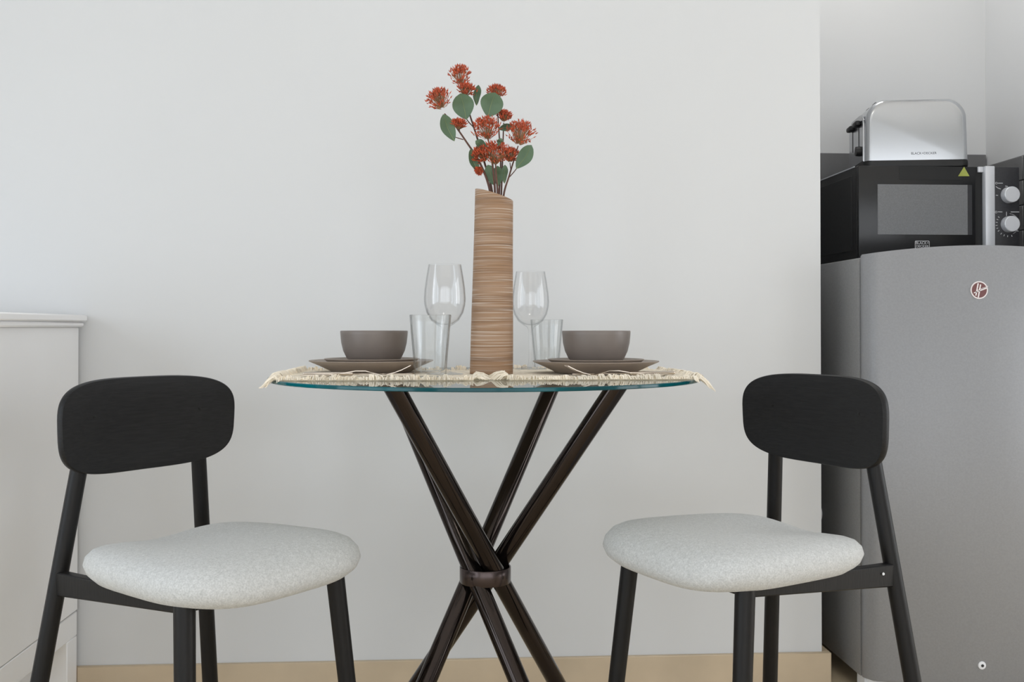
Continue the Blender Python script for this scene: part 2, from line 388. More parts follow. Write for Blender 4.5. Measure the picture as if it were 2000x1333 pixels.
# added ceiling lamps, out of frame, to brighten the room and the niche
for lx, ly, lw, where in ADDED_LAMPS:
    lamp = empty('added_ceiling_lamp', (lx, ly, ROOM_H))
    tag(lamp, 'added unseen round white flush ceiling lamp ' + where, 'lamp', 'added ceiling lamps')
    obj('added_lamp_base', lathe([(0, 0), (0.16, 0), (0.16, -0.025), (0.0, -0.025)], 40), 'frame_white', lamp)
    obj('added_lamp_shade', lathe([(0.15, -0.0255), (0.145, -0.05), (0.11, -0.068), (0.0, -0.075)], 40), 'lamp', lamp)
    ll = bpy.data.lights.new('added_lamp_light', 'AREA'); ll.shape = 'DISK'; ll.size = 0.32; ll.energy = lw; ll.color = (1.0, 0.98, 0.955)
    lo = bpy.data.objects.new('added_lamp_light', ll); COL.objects.link(lo); lo.location = (lx, ly, ROOM_H - 0.085)

# ------------------------------------------------------------------ white chest
def build_chest():
    XR, XL, YB, YF = -0.8327, -1.72, WALL_Y - 0.0125, 1.905
    root = empty('sideboard', ((XR + XL) / 2, (YB + YF) / 2, 0))
    tag(root, 'white sideboard with moulded top and bracket feet against the wall', 'sideboard')
    O = root.location
    def B(name, x0, x1, y0, y1, z0, z1, bev=0.001, m='white_lacquer', p=root):
        off = O if p is root else O
        return obj(name, box(x0 - off.x, x1 - off.x, y0 - off.y, y1 - off.y, z0, z1, bev, 1), m, p)
    B('body', XL, XR, YF + 0.02, YB, 0.208, 0.838, 0.0015)
    B('top_moulding', XL - 0.011, XR + 0.012, YF - 0.012, YB, 0.838, 0.8505, 0.004)
    B('top', XL - 0.019, XR + 0.019, YF - 0.02, YB, 0.8505, 0.8655, 0.003)
    B('base_rail', XL + 0.001, XR - 0.001, YF + 0.001, YB, 0.152, 0.2055, 0.002)
    for x0, x1 in ((XR - 0.05, XR - 0.001), (XL + 0.001, XL + 0.05)):
        for y0, y1 in ((YB - 0.058, YB), (YF + 0.001, YF + 0.06)):
            B('leg', x0, x1, y0, y1, 0.0, 0.152, 0.002)
    # curved bracket between back leg and rail, along the wall
    pts = [(0, 0.152), (0, 0.0)] + [(-0.035 - 0.05 * math.sin(a), 0.150 * (1 - math.cos(a)) ) for a in [PI / 2 * k / 8 for k in range(9)]]
    br = extrude_outline([(XR - 0.05 - O.x + x, z) for x, z in pts], 0.015, 0, name='bracket', plane='xz')
    obj('bracket', br, 'white_lacquer', root, loc=(0, YB - 0.02 - O.y, 0))
    for k in range(2):
        xa = XL + 0.006 + k * 0.44; xb = xa + 0.434
        d = B('door', xa, xb, YF + 0.001, YF + 0.0195, 0.212, 0.834, 0.002)
        kn = lathe([(0, 0), (0.006, 0), (0.006, 0.012), (0.014, 0.018), (0.012, 0.026), (0, 0.028)], 20)
        obj('knob', kn, 'knob_metal', d, loc=((xb - 0.03 if k == 0 else xa + 0.03) - O.x, YF + 0.001 - O.y, 0.53), rot=(PI / 2, 0, 0))
build_chest()

# ------------------------------------------------------------------ refrigerator
FR_X0, FR_X1, FR_Y = 0.929, 1.449, 2.292
def build_fridge():
    root = empty('refrigerator', ((FR_X0 + FR_X1) / 2, 2.55, 0))
    tag(root, 'silver grey single-door refrigerator under the microwave', 'refrigerator')
    O = root.location; hw = (FR_X1 - FR_X0) / 2
    obj('body', box(-hw, hw, FR_Y - O.y, 2.83 - O.y, 0.042, 0.997, 0.004, 2), 'fridge_side', root)
    obj('gasket', box(-hw + 0.006, hw - 0.006, FR_Y - 0.012 - O.y, FR_Y - O.y, 0.05, 0.99), 'gasket', root)
    # bowed door with a crowned top edge
    n = 40; bm = bmesh.new(); rows = []
    yb = FR_Y - 0.012 - O.y
    prof = []
    for k in range(n + 1):
        t = -1 + 2 * k / n; x = t * hw
        bulge = 0.036 * (1 - t * t)
        edge = 0.022 * (1 - max(0.0, (abs(t) - 0.91) / 0.09) ** 2) ** 0.5
        prof.append((x, yb - 0.012 - edge - bulge, 1.003 + 0.018 * (1 - t * t)))
    vs, fs = [], []
    for x, yf, zt in prof:
        vs += [(x, yb, 0.046), (x, yf + 0.004, 0.046), (x, yf, 0.052), (x, yf, zt - 0.006), (x, yf + 0.005, zt), (x, yb, zt - 0.004)]
    for k in range(n):
        a, b = k * 6, k * 6 + 6
        for j in range(6): fs.append((a + j, a + (j + 1) % 6, b + (j + 1) % 6, b + j))
    fs.append(tuple(range(6))); fs.append(tuple(reversed(range(n * 6, n * 6 + 6))))
    door = obj('door', pyd(vs, fs, 'door', angle=50), 'fridge_door', root)
    def front(x):
        t = x / hw; return yb - 0.034 - 0.036 * (1 - t * t)
    # round badge
    q = at_y(1911.5, 567, FR_Y - 0.08); bx = q.x - O.x; by = front(bx) - 0.0005; bz = q.z
    R = 0.0198
    bg = obj('badge', lathe([(0, 0), (R, 0), (R, 0.0014), (0, 0.0014)], 40), 'badge_white', door, loc=(bx, by + 0.001, bz), rot=(PI / 2, 0, 0))
    bg['label'] = 'round dark red badge with white lettering'
    obj('badge_face', lathe([(0, 0.0012), (R * 0.86, 0.0012), (R * 0.86, 0.0020), (0, 0.0020)], 40), 'badge_red', bg)
    def stroke(x0, y0, x1, y1, w):
        d = Vector((x1 - x0, y1 - y0)); nn = Vector((-d.y, d.x)).normalized() * w / 2; z = 0.0024
        return [(x0 - nn.x, y0 - nn.y), (x1 - nn.x, y1 - nn.y), (x1 + nn.x, y1 + nn.y), (x0 + nn.x, y0 + nn.y)]
    vs, fs = [], []
    for s in ((-0.0085, -0.0125, -0.0030, 0.0150, 0.0028), (-0.0030, -0.0165, 0.0025, 0.0125, 0.0028), (-0.013, -0.0065, 0.017, 0.0045, 0.0022)):
        b = len(vs)
        qd = stroke(*s); vs += [(x, y, 0.0018) for x, y in qd] + [(x, y, 0.0025) for x, y in qd]
        fs += [tuple(b + i for i in f) for f in ((0, 1, 2, 3), (7, 6, 5, 4), (0, 4, 5, 1), (1, 5, 6, 2), (2, 6, 7, 3), (3, 7, 4, 0))]
    obj('monogram', pyd(vs, fs, smooth=False), 'badge_white', bg)
    obj('lettering', text_mesh('Hoover', 0.0085, 0.3), 'badge_white', bg, loc=(0.0065, 0.0035, 0.0024), rot=(0, 0, 0.33))
    # plastic screw cover near the foot of the door
    q = at_y(1917, 1300, FR_Y - 0.08); cx = q.x - O.x
    cp = obj('hole_cover', lathe([(0, 0), (0.0092, 0), (0.0085, 0.002), (0.004, 0.003), (0, 0.003)], 24), 'white_plastic', door, loc=(cx, front(cx) + 0.0005, q.z), rot=(PI / 2, 0, 0))
    obj('screw', lathe([(0, 0.0025), (0.0033, 0.0025), (0.0033, 0.0036), (0, 0.0036)], 16), 'gasket', cp)
    # disc on the side panel
    q = at_y(1602, 1005, 2.53)
    obj('side_cap', lathe([(0, 0), (0.019, 0), (0.017, 0.008), (0, 0.010)], 24), 'white_plastic', root, loc=(-hw, 2.545 - O.y, q.z), rot=(0, -PI / 2, 0))
    for sx in (-1, 1):
        obj('foot', box(sx * (hw - 0.03) - 0.026, sx * (hw - 0.03) + 0.026, FR_Y - O.y - 0.02, FR_Y - O.y + 0.03, 0.0, 0.046, 0.004, 1), 'white_plastic', root)
        obj('foot', box(sx * (hw - 0.05) - 0.02, sx * (hw - 0.05) + 0.02, 2.74 - O.y, 2.79 - O.y, 0.0, 0.044, 0.003, 1), 'mw_recess', root)
build_fridge()

# ------------------------------------------------------------------ microwave
MW_X0, MW_X1, MW_Y, MW_Z0, MW_Z1 = 1.052, 1.483, 2.593, 1.009, 1.259
def build_microwave():
    root = empty('microwave', ((MW_X0 + MW_X1) / 2, 2.75, 0.997))
    tag(root, 'black microwave oven with two round white dials on top of the refrigerator', 'microwave')
    O = root.location
    def P(px, py): q = at_y(px, py, MW_Y); return q.x, q.z
    def B(name, x0, x1, y0, y1, z0, z1, m, bev=0.0, p=root, seg=2):
        return obj(name, box(x0 - O.x, x1 - O.x, y0 - O.y, y1 - O.y, z0 - O.z, z1 - O.z, bev, seg), m, p)
    B('body', MW_X0, MW_X1, MW_Y + 0.016, 2.925, MW_Z0, MW_Z1, 'mw_body', 0.004)
    B('edge_highlight', MW_X0 - 0.0005, MW_X0 + 0.003, MW_Y + 0.03, 2.92, MW_Z1 - 0.002, MW_Z1 + 0.0008, 'silver_plastic')  # silver strip stands in for the highlight along the top edge
    B('side_panel', MW_X0 - 0.0025, MW_X0 + 0.004, MW_Y + 0.045, 2.90, MW_Z0 + 0.03, MW_Z1 - 0.022, 'mw_body', 0.001, seg=1)
    xh0, xh1 = P(1922, 400)[0], P(1940.5, 400)[0]
    xd1 = P(1906, 400)[0]
    door = B('door', MW_X0, xd1, MW_Y, MW_Y + 0.016, MW_Z0 + 0.004, MW_Z1 - 0.001, 'mw_door', 0.003)
    wx0, wz1 = P(1714, 360); wx1, wz0 = P(1890, 459)
    wn = B('door_window', wx0, wx1, MW_Y - 0.0006, MW_Y + 0.002, wz0, wz1, 'mw_window', p=door)
    # darker printed border strips beside and above the window
    B('window_border', wx1 + 0.0005, wx1 + 0.012, MW_Y - 0.0005, MW_Y + 0.002, wz0, wz1, 'mw_panel', p=door)
    tx0, tz1 = P(1756, 325); tx1, tz0 = P(1880, 352)
    B('label_strip', tx0, tx1, MW_Y - 0.0005, MW_Y + 0.002, tz0, tz1, 'mw_recess', p=door)
    B('handle_recess', xd1 + 0.0003, xh0, MW_Y + 0.009, MW_Y + 0.0158, MW_Z0 + 0.004, MW_Z1 - 0.001, 'mw_recess')
    # silver bracket at the top of the recess
    B('recess_top', P(1911, 330)[0], xh0 - 0.0003, MW_Y + 0.001, MW_Y + 0.0088, MW_Z1 - 0.016, MW_Z1 - 0.001, 'silver_plastic', 0.002)
    B('handle', xh0, xh1, MW_Y - 0.008, MW_Y + 0.0158, MW_Z0 + 0.004, MW_Z1 - 0.0005, 'silver_plastic', 0.002)
    xp1 = MW_X1
    pan = B('control_panel', xh1 + 0.0003, xp1, MW_Y, MW_Y + 0.0158, MW_Z0 + 0.004, MW_Z1 - 0.001, 'mw_panel', 0.0035)
    for py in (381.5, 438.5):
        kx, kz = P(1970, py)
        kb = obj('dial', lathe([(0, 0.0), (0.0215, 0.0), (0.0215, 0.004), (0.0205, 0.018), (0.0190, 0.0195), (0, 0.0195)], 40), 'silver_plastic', pan, loc=(kx - O.x, MW_Y - O.y, kz - O.z), rot=(PI / 2, 0, 0))
        kb['label'] = 'round white dial'
    # printed marks: short bars and ticks (too small to read)
    vs, fs = [], []
    def bar(px0, py0, px1, py1, w=0.0016):
        a, b = P(px0, py0), P(px1, py1); d = Vector((b[0] - a[0], b[1] - a[1])); nn = Vector((-d.y, d.x)).normalized() * w / 2
        k = len(vs); y = MW_Y - 0.0004 - O.y
        for qx, qz in ((a[0] - nn.x, a[1] - nn.y), (b[0] - nn.x, b[1] - nn.y), (b[0] + nn.x, b[1] + nn.y), (a[0] + nn.x, a[1] + nn.y)): vs.append((qx - O.x, y, qz - O.z))
        for qx, qz in ((a[0] - nn.x, a[1] - nn.y), (b[0] - nn.x, b[1] - nn.y), (b[0] + nn.x, b[1] + nn.y), (a[0] + nn.x, a[1] + nn.y)): vs.append((qx - O.x, y + 0.001, qz - O.z))
        fs.extend([tuple(k + i for i in f) for f in ((0, 1, 2, 3), (7, 6, 5, 4), (0, 4, 5, 1), (1, 5, 6, 2), (2, 6, 7, 3), (3, 7, 4, 0))])
    def circ(px, py, r):
        for k in range(8):
            a, b = 2 * PI * k / 8, 2 * PI * (k + 1) / 8
            bar(px + r * math.cos(a), py + r * math.sin(a), px + r * math.cos(b), py + r * math.sin(b), 0.001)
    circ(1946, 358, 2); bar(1949, 358, 1958.5, 358)
    bar(1945, 364.5, 1949, 367.5); bar(1949, 367.5, 1954.5, 369.5); bar(1963, 363.5, 1968, 364.5); bar(1979, 368.5, 1986, 368.5, 0.0012); bar(1986.5, 384, 1990, 384); bar(1945, 381.5, 1949, 382)
    circ(1945.5, 414.5, 2); bar(1949, 414, 1957.5, 414.3); bar(1974, 414.3, 1990.5, 414.3)
    bar(1965.7, 414, 1965.7, 422, 0.0014)
    for k in range(10):
        a0, a1 = -PI / 2 + 0.1 + k * 0.26, -PI / 2 + 0.1 + (k + 1) * 0.26
        bar(1970 + 20.5 * math.cos(a0), 438 + 20.5 * math.sin(a0), 1970 + 20.5 * math.cos(a1), 438 + 20.5 * math.sin(a1), 0.0008)
    bar(1985, 429.5, 1990, 429.5); bar(1983, 450, 1989, 452)
    for a in (75, 95, 112, 128, 146, 160, 174, 188, 202, 215):
        r = math.radians(a); bar(1970 + 22 * math.cos(r), 438 + 22 * math.sin(r), 1970 + 25.5 * math.cos(r), 438 + 25.5 * math.sin(r), 0.0014)
    obj('panel_marks', pyd(vs, fs, smooth=False), 'print_white', pan, kind='stuff')
    # brand plate at the foot of the door, framed two-line lettering
    lx, lz = P(1801, 478.5); hw_, hh_ = 0.0195, 0.0105
    out = round_rect(2 * hw_, 2 * hh_, 0.003, 4); inn = [(x * 0.93, hh_ + (z - hh_) * 0.87) for x, z in out]
    n = len(out); y = -0.0006
    vs = [(x, y, z) for x, z in out] + [(x, y, z) for x, z in inn]; fs = [(k, (k + 1) % n, n + (k + 1) % n, n + k) for k in range(n)]
    lg = obj('brand_plate', pyd(vs, fs, smooth=False), 'print_white', door, loc=(lx - O.x, MW_Y - O.y, lz - hh_ - O.z))
    obj('lettering', text_mesh('BLACK+', 0.0095), 'print_white', lg, loc=(0, -0.0006, hh_ * 1.43), rot=(PI / 2, 0, 0))
    obj('lettering', text_mesh('DECKER', 0.0090), 'print_white', lg, loc=(0, -0.0006, hh_ * 0.62), rot=(PI / 2, 0, 0))
    a, b, c = P(1882.5, 326), P(1871, 344.5), P(1893, 344.5)
    tri = extrude_outline([(p[0] - O.x, p[1] - O.z) for p in (a, b, c)], 0.0008, plane='xz')
    st = obj('sticker', tri, 'sticker', door, loc=(0, MW_Y - 0.0014 - O.y, 0)); st['label'] = 'small yellow green triangular sticker'
    for x in (MW_X0 + 0.04, 1.40):
        for y in (MW_Y + 0.05, 2.80):
            obj('foot', lathe([(0, 0), (0.012, 0), (0.014, 0.0125), (0, 0.0125)], 20), 'mw_recess', root, loc=(x - O.x, y - O.y, 0))
build_microwave()

# ------------------------------------------------------------------ toaster
def build_toaster():
    L, D, Hh = 0.262, 0.185, 0.176
    root = empty('toaster', (1.087, 2.632, MW_Z1 + 0.0008), math.radians(-9))
    tag(root, 'polished chrome toaster with black levers on top of the microwave', 'toaster')
    # local x along the front (left to right), y to the back
    base = [(x + L / 2, z) for x, z in round_rect(L + 0.006, D + 0.004, 0.02, 5)]
    obj('base', extrude_outline(base, 0.017, 0.003, 2, plane='xy'), 'black_plastic', root)
    # shell: rounded arch profile, front and back edges rounded
    prof = round_rect(L, Hh - 0.017, 0.047, 10, 0.0)
    prof = [(x * (1 - 0.05 * (z / 0.16) ** 2) + L / 2, z + 0.017 + (0.0035 * (1 - (2 * x / L) ** 2) if z > 0.1 else 0)) for x, z in prof]
    n = len(prof); cx, cz = L / 2, 0.06
    vs, fs = [], []
    steps = [(0.001, 0.0, 0)] 
    R = 0.014
    lay = [(R - R * math.cos(a), R - R * math.sin(a)) for a in [PI / 2 * k / 6 for k in range(7)]][::-1]   # (depth, inset)
    lay = [(R - R * math.sin(a), R - R * math.cos(a)) for a in [PI / 2 * (1 - k / 6) for k in range(7)]]
    layers = lay + [(D - d, i) for d, i in reversed(lay)]
    for d, ins in layers:
        for x, z in prof:
            vx, vz = x - cx, z - cz
            sx = max(0.0, (L / 2 - ins)) / (L / 2); 
            zz = z if z < 0.02 else cz + (z - cz) * (1 - ins / 0.116)
            vs.append((cx + vx * sx, d, zz))
    for i in range(len(layers) - 1):
        for k in range(n): fs.append((i * n + k, i * n + (k + 1) % n, (i + 1) * n + (k + 1) % n, (i + 1) * n + k))
    fs.append(tuple(range(n))); fs.append(tuple(reversed(range((len(layers) - 1) * n, len(layers) * n))))
    shell = obj('shell', pyd(vs, fs, 'shell', angle=35), 'chrome', root)
    # end panel on the left with the controls
    ep = [(-(a) , z) for a, z in ((0, 0), )]
    pts = [(y + D / 2, z + 0.0175) for y, z in round_rect(D - 0.030, 0.128, 0.03, 6, 0.0)]
    end = obj('end_panel', extrude_outline(pts, 0.006, 0.002, 1, plane='yz'), 'chrome_satin', root, loc=(-0.0035, 0, 0))
    for yy in (0.058, 0.128):
        obj('slot', box(-0.0045, -0.0025, yy - 0.0010, yy + 0.0010, 0.060, 0.134), 'black_plastic', end, loc=(0.0035 - 0.0001, 0, 0))
        obj('lever', box(-0.017, -0.003, yy - 0.022, yy + 0.022, 0.118, 0.131, 0.004, 2), 'black_plastic', root)
    obj('dial', lathe([(0, 0), (0.0135, 0), (0.0125, 0.011), (0, 0.011)], 28), 'black_plastic', root, loc=(-0.003, 0.050, 0.050), rot=(0, -PI / 2, 0))
    for yy in (0.058, 0.128):
        obj('bread_slot', box(0.035, L - 0.035, yy - 0.014, yy + 0.014, Hh - 0.002, Hh + 0.0042, 0.0015, 1), 'black_plastic', root)
    obj('lettering', text_mesh('BLACK+DECKER', 0.0088), 'print_black', shell, loc=(0.148, 0.0002, 0.034), rot=(PI / 2, 0, 0))
build_toaster()

# ------------------------------------------------------------------ dining table
TX, TY, TR, TZ0, TZ1 = 0.063, 1.93, 0.400, 0.7405, 0.747
def build_table():
    root = empty('dining_table', (TX, TY, 0))
    tag(root, 'round glass dining table on four crossed dark metal tubes', 'table')
    n = 160; vs, fs, mi = [], [], []
    rings = [(0.0, TZ0), (TR - 0.0012, TZ0), (TR, TZ0 + 0.0012), (TR, TZ1 - 0.0012), (TR - 0.0012, TZ1), (0.0, TZ1)]
    idx = []
    for r, z in rings:
        if r == 0: idx.append([len(vs)]); vs.append((0, 0, z))
        else:
            idx.append(list(range(len(vs), len(vs) + n))); vs += [(r * math.cos(2 * PI * k / n), r * math.sin(2 * PI * k / n), z) for k in range(n)]
    for j, (a, b) in enumerate(zip(idx, idx[1:])):
        for k in range(n):
            k2 = (k + 1) % n
            if len(a) == 1: fs.append((a[0], b[k2], b[k]))
            elif len(b) == 1: fs.append((a[k], a[k2], b[0]))
            else: fs.append((a[k], a[k2], b[k2], b[k]))
            mi.append(1 if j in (1, 2, 3) else 0)
    me = pyd(vs, fs, 'glass_top')
    for p, i in zip(me.polygons, mi): p.material_index = i
    g = obj('glass_top', me, ['table_glass', 'table_rim'], root); g['label'] = 'clear round glass top with teal edge'
    ZR, RA, RT, r = 0.374, 0.0275, 0.276, 0.0175
    for ang in (235, -35, 55, 133):
        a = math.radians(ang); g_ = a + PI / 2
        T = Vector((RT * math.cos(a), RT * math.sin(a), TZ0 - 0.003)); G = Vector((RA * math.cos(g_), RA * math.sin(g_), ZR))
        k = (T.z - 0.004) / (T.z - ZR); Bp = T + (G - T) * k
        lg = obj('leg', straight_tube(Bp, T, r, r, 28), 'black_chrome', root)
        obj('pad', lathe([(0, TZ0 - 0.003), (0.021, TZ0 - 0.003), (0.021, TZ0), (0, TZ0)], 24), 'pad', lg, loc=(T.x, T.y, 0))
        obj('foot', lathe([(0, 0), (0.021, 0), (0.021, 0.004), (0, 0.004)], 24), 'pad', lg, loc=(Bp.x, Bp.y, 0))
    ro, ri, hz = 0.0482, 0.0455, 0.0145
    ring = obj('ring', lathe([(ri, ZR - hz), (ro - .0004, ZR - hz), (ro, ZR - hz + .0005), (ro, ZR + hz - .0005), (ro - .0004, ZR + hz), (ri, ZR + hz), (ri, ZR - hz)], 64), 'ring', root)
    for ang in (-122, -48, 30, 120):
        a = math.radians(ang)
        obj('screw', lathe([(0, 0), (0.0028, 0), (0.0024, 0.0012), (0, 0.0014)], 14), 'black_chrome', ring, loc=(ro * math.cos(a), ro * math.sin(a), ZR + 0.001), rot=(0, PI / 2, a))
build_table()

# ------------------------------------------------------------------ chairs
CH = dict(a0=.2059, a1=.1165, b0=.2234, b1=.164, c0=.1818, c1=.1558, e0=.1877, e1=.1486)
def seat_mesh():
    n, vs, fs = 72, [], []
    prof = [(0.0, .404), (.5, .405), (.80, .409), (.92, .417), (.975, .428), (1.0, .441), (.985, .453), (.94, .4635), (.87, .470), (.76, .4745), (.6, .477), (.4, .478), (.2, .4785), (0.0, .4785)]
    rings = []
    def shape(s, zz, th):
        ct, st = math.cos(th), math.sin(th); e = 2 / 3.5
        y = 0.039 + 0.196 * math.copysign(abs(st) ** e, st)
        w = 0.172 + 0.030 * ((y + 0.14) / 0.37)
        x = w * math.copysign(abs(ct) ** e, ct)
        x *= s; y = 0.039 + (y - 0.039) * s
        top = max(0.0, min(1.0, (zz - .43) / .04))
        dz = -0.017 * math.exp(-(max(0.0, y + 0.07) / 0.11) ** 2 - (x / 0.105) ** 2) * top - 0.010 * max(0.0, (y - 0.15) / 0.08) ** 2
        return (x, y, zz + dz + 0.016)
    for s, zz in prof:
        if s == 0: rings.append([len(vs)]); vs.append(shape(0, zz, 0))
        else: rings.append(list(range(len(vs), len(vs) + n))); vs += [shape(s, zz, 2 * PI * k / n) for k in range(n)]
    for a, b in zip(rings, rings[1:]):
        for k in range(n):
            k2 = (k + 1) % n
            if len(a) == 1: fs.append((a[0], b[k], b[k2]))
            elif len(b) == 1: fs.append((a[k], b[0], a[k2]))
            else: fs.append((a[k], b[k], b[k2], a[k2]))
    return pyd(vs, fs, 'seat', angle=80)
def backrest_mesh():
    hw, hh, zc, th = 0.177, 0.0815, 0.6700, 0.017
    def yf(x): return -0.158 + 0.029 * (x / hw) ** 2           # forward is +y
    n = 96; vs, fs = [], []
    rings = []
    lay = []
    for s, d in ((0, 0), (.35, 0), (.7, 0), (.93, 0), (.985, -.0008), (1.0, -.0045), (1.0, -th + .0045), (.985, -th + .0008), (.93, -th), (.6, -th), (0, -th)):
        if s == 0: rings.append([len(vs)]); vs.append((0, yf(0) + d, zc)); continue
        rings.append(list(range(len(vs), len(vs) + n)))
        for k in range(n):
            a = 2 * PI * k / n; ct, st = math.cos(a), math.sin(a); e = 2 / 3.6
            x = hw * math.copysign(abs(ct) ** e, ct); z = hh * math.copysign(abs(st) ** e, st)
            x *= (1.0 + 0.02 * z / hh)
            x *= s; z *= s
            vs.append((x, yf(x) + d, zc + z))
    for a, b in zip(rings, rings[1:]):
        for k in range(n):
            k2 = (k + 1) % n
            if len(a) == 1: fs.append((a[0], b[k], b[k2]))
            elif len(b) == 1: fs.append((a[k], b[0], a[k2]))
            else: fs.append((a[k], b[k], b[k2], a[k2]))
    return pyd(vs, fs, 'backrest', angle=50)
def bar_mesh(p0, p1, w, h0, h1=None):
    """bar between two points, h0/h1 = its heights at the ends, ends cut upright"""
    p0, p1 = Vector(p0), Vector(p1); h1 = h0 if h1 is None else h1
    d = Vector((p1.x - p0.x, p1.y - p0.y, 0)).normalized(); nn = Vector((-d.y, d.x, 0)) * w / 2
    bm = bmesh.new(); vs = []
    for p, h in ((p0, h0), (p1, h1)):
        vs.append([bm.verts.new(p + nn * sx + Vector((0, 0, sz * h / 2))) for sx, sz in ((-1, -1), (1, -1), (1, 1), (-1, 1))])
    a, b = vs
    bm.faces.new(a); bm.faces.new(b[::-1])
    for k in range(4): bm.faces.new((a[k], b[k], b[(k + 1) % 4], a[(k + 1) % 4]))
    bmesh.ops.bevel(bm, geom=bm.edges[:], offset=0.002, segments=1, profile=0.5, affect='EDGES')
    return from_bm(bm, 'bar')
def build_chair(x, y, th, label):
    # local frame: +y forward; th = degrees the front is turned from "towards the camera" to the right
    root = empty('dining_chair', (x, y, 0), PI + math.radians(th))
    tag(root, label, 'chair')
    return root
def chair_parts(root):
    obj('seat', seat_mesh(), 'fabric', root)
    obj('backrest', backrest_mesh(), 'back_wood', root)
    zt = 0.70
    def rear(s, z): t = z / 0.64; return Vector((s * (CH['a0'] + (CH['a1'] - CH['a0']) * t), -(CH['b0'] + (CH['b1'] - CH['b0']) * t), z))
    def front(s, z): t = z / 0.41; return Vector((s * (CH['c0'] + (CH['c1'] - CH['c0']) * t), CH['e0'] + (CH['e1'] - CH['e0']) * t, z))
    for s in (-1, 1):
        obj('leg', straight_tube(rear(s, 0), rear(s, 0.69), 0.0150, 0.0135, 20), 'leg_wood', root)
        obj('leg', straight_tube(front(s, 0), front(s, 0.438), 0.0140, 0.0160, 20), 'leg_wood', root)
    z = 0.4165; zf = 0.431
    for s in (-1, 1):
        obj('side_rail', bar_mesh(rear(s, z) + Vector((0, .004, 0)), front(s, zf), 0.018, 0.039, 0.022), 'leg_wood', root)
    obj('front_rail', bar_mesh(front(-1, zf), front(1, zf), 0.018, 0.020), 'leg_wood', root)
    m0, m1 = [rear(s, z) * 0.70 + front(s, zf) * 0.30 for s in (-1, 1)]
    obj('rear_rail', bar_mesh(m0, m1, 0.018, 0.020), 'leg_wood', root)
    for s in (-1, 1):                                            # corner blocks under the seat
        f = front(s, zf)
        me = extrude_outline([(f.x, f.y), (f.x - s * 0.045, f.y), (f.x, f.y - 0.045)], 0.022, plane='xy')
        obj('corner_block', me, 'leg_wood', root, loc=(0, 0, zf - 0.012))
    return rear
LCH = build_chair(-0.4116, 1.7378, 52.376, 'black wooden chair with a grey fabric seat beside the white sideboard')
chair_parts(LCH)
RCH = build_chair(0.5232, 1.7686, -65.464, 'black wooden chair with a grey fabric seat in front of the refrigerator')
rf = chair_parts(RCH)
# RCH local x axis points to the viewer's left after the half turn; a tiny screw cap shows on its outer side rail
def cap(root, s):
    p = rf(s, 0.423); obj('screw_cap', lathe([(0, 0), (0.0026, 0), (0.0022, 0.0014), (0, 0.0014)], 12), 'white_plastic', root, loc=(s * (abs(p.x) + 0.0118), p.y + 0.036, p.z), rot=(0, s * PI / 2, 0))
cap(RCH, -1)

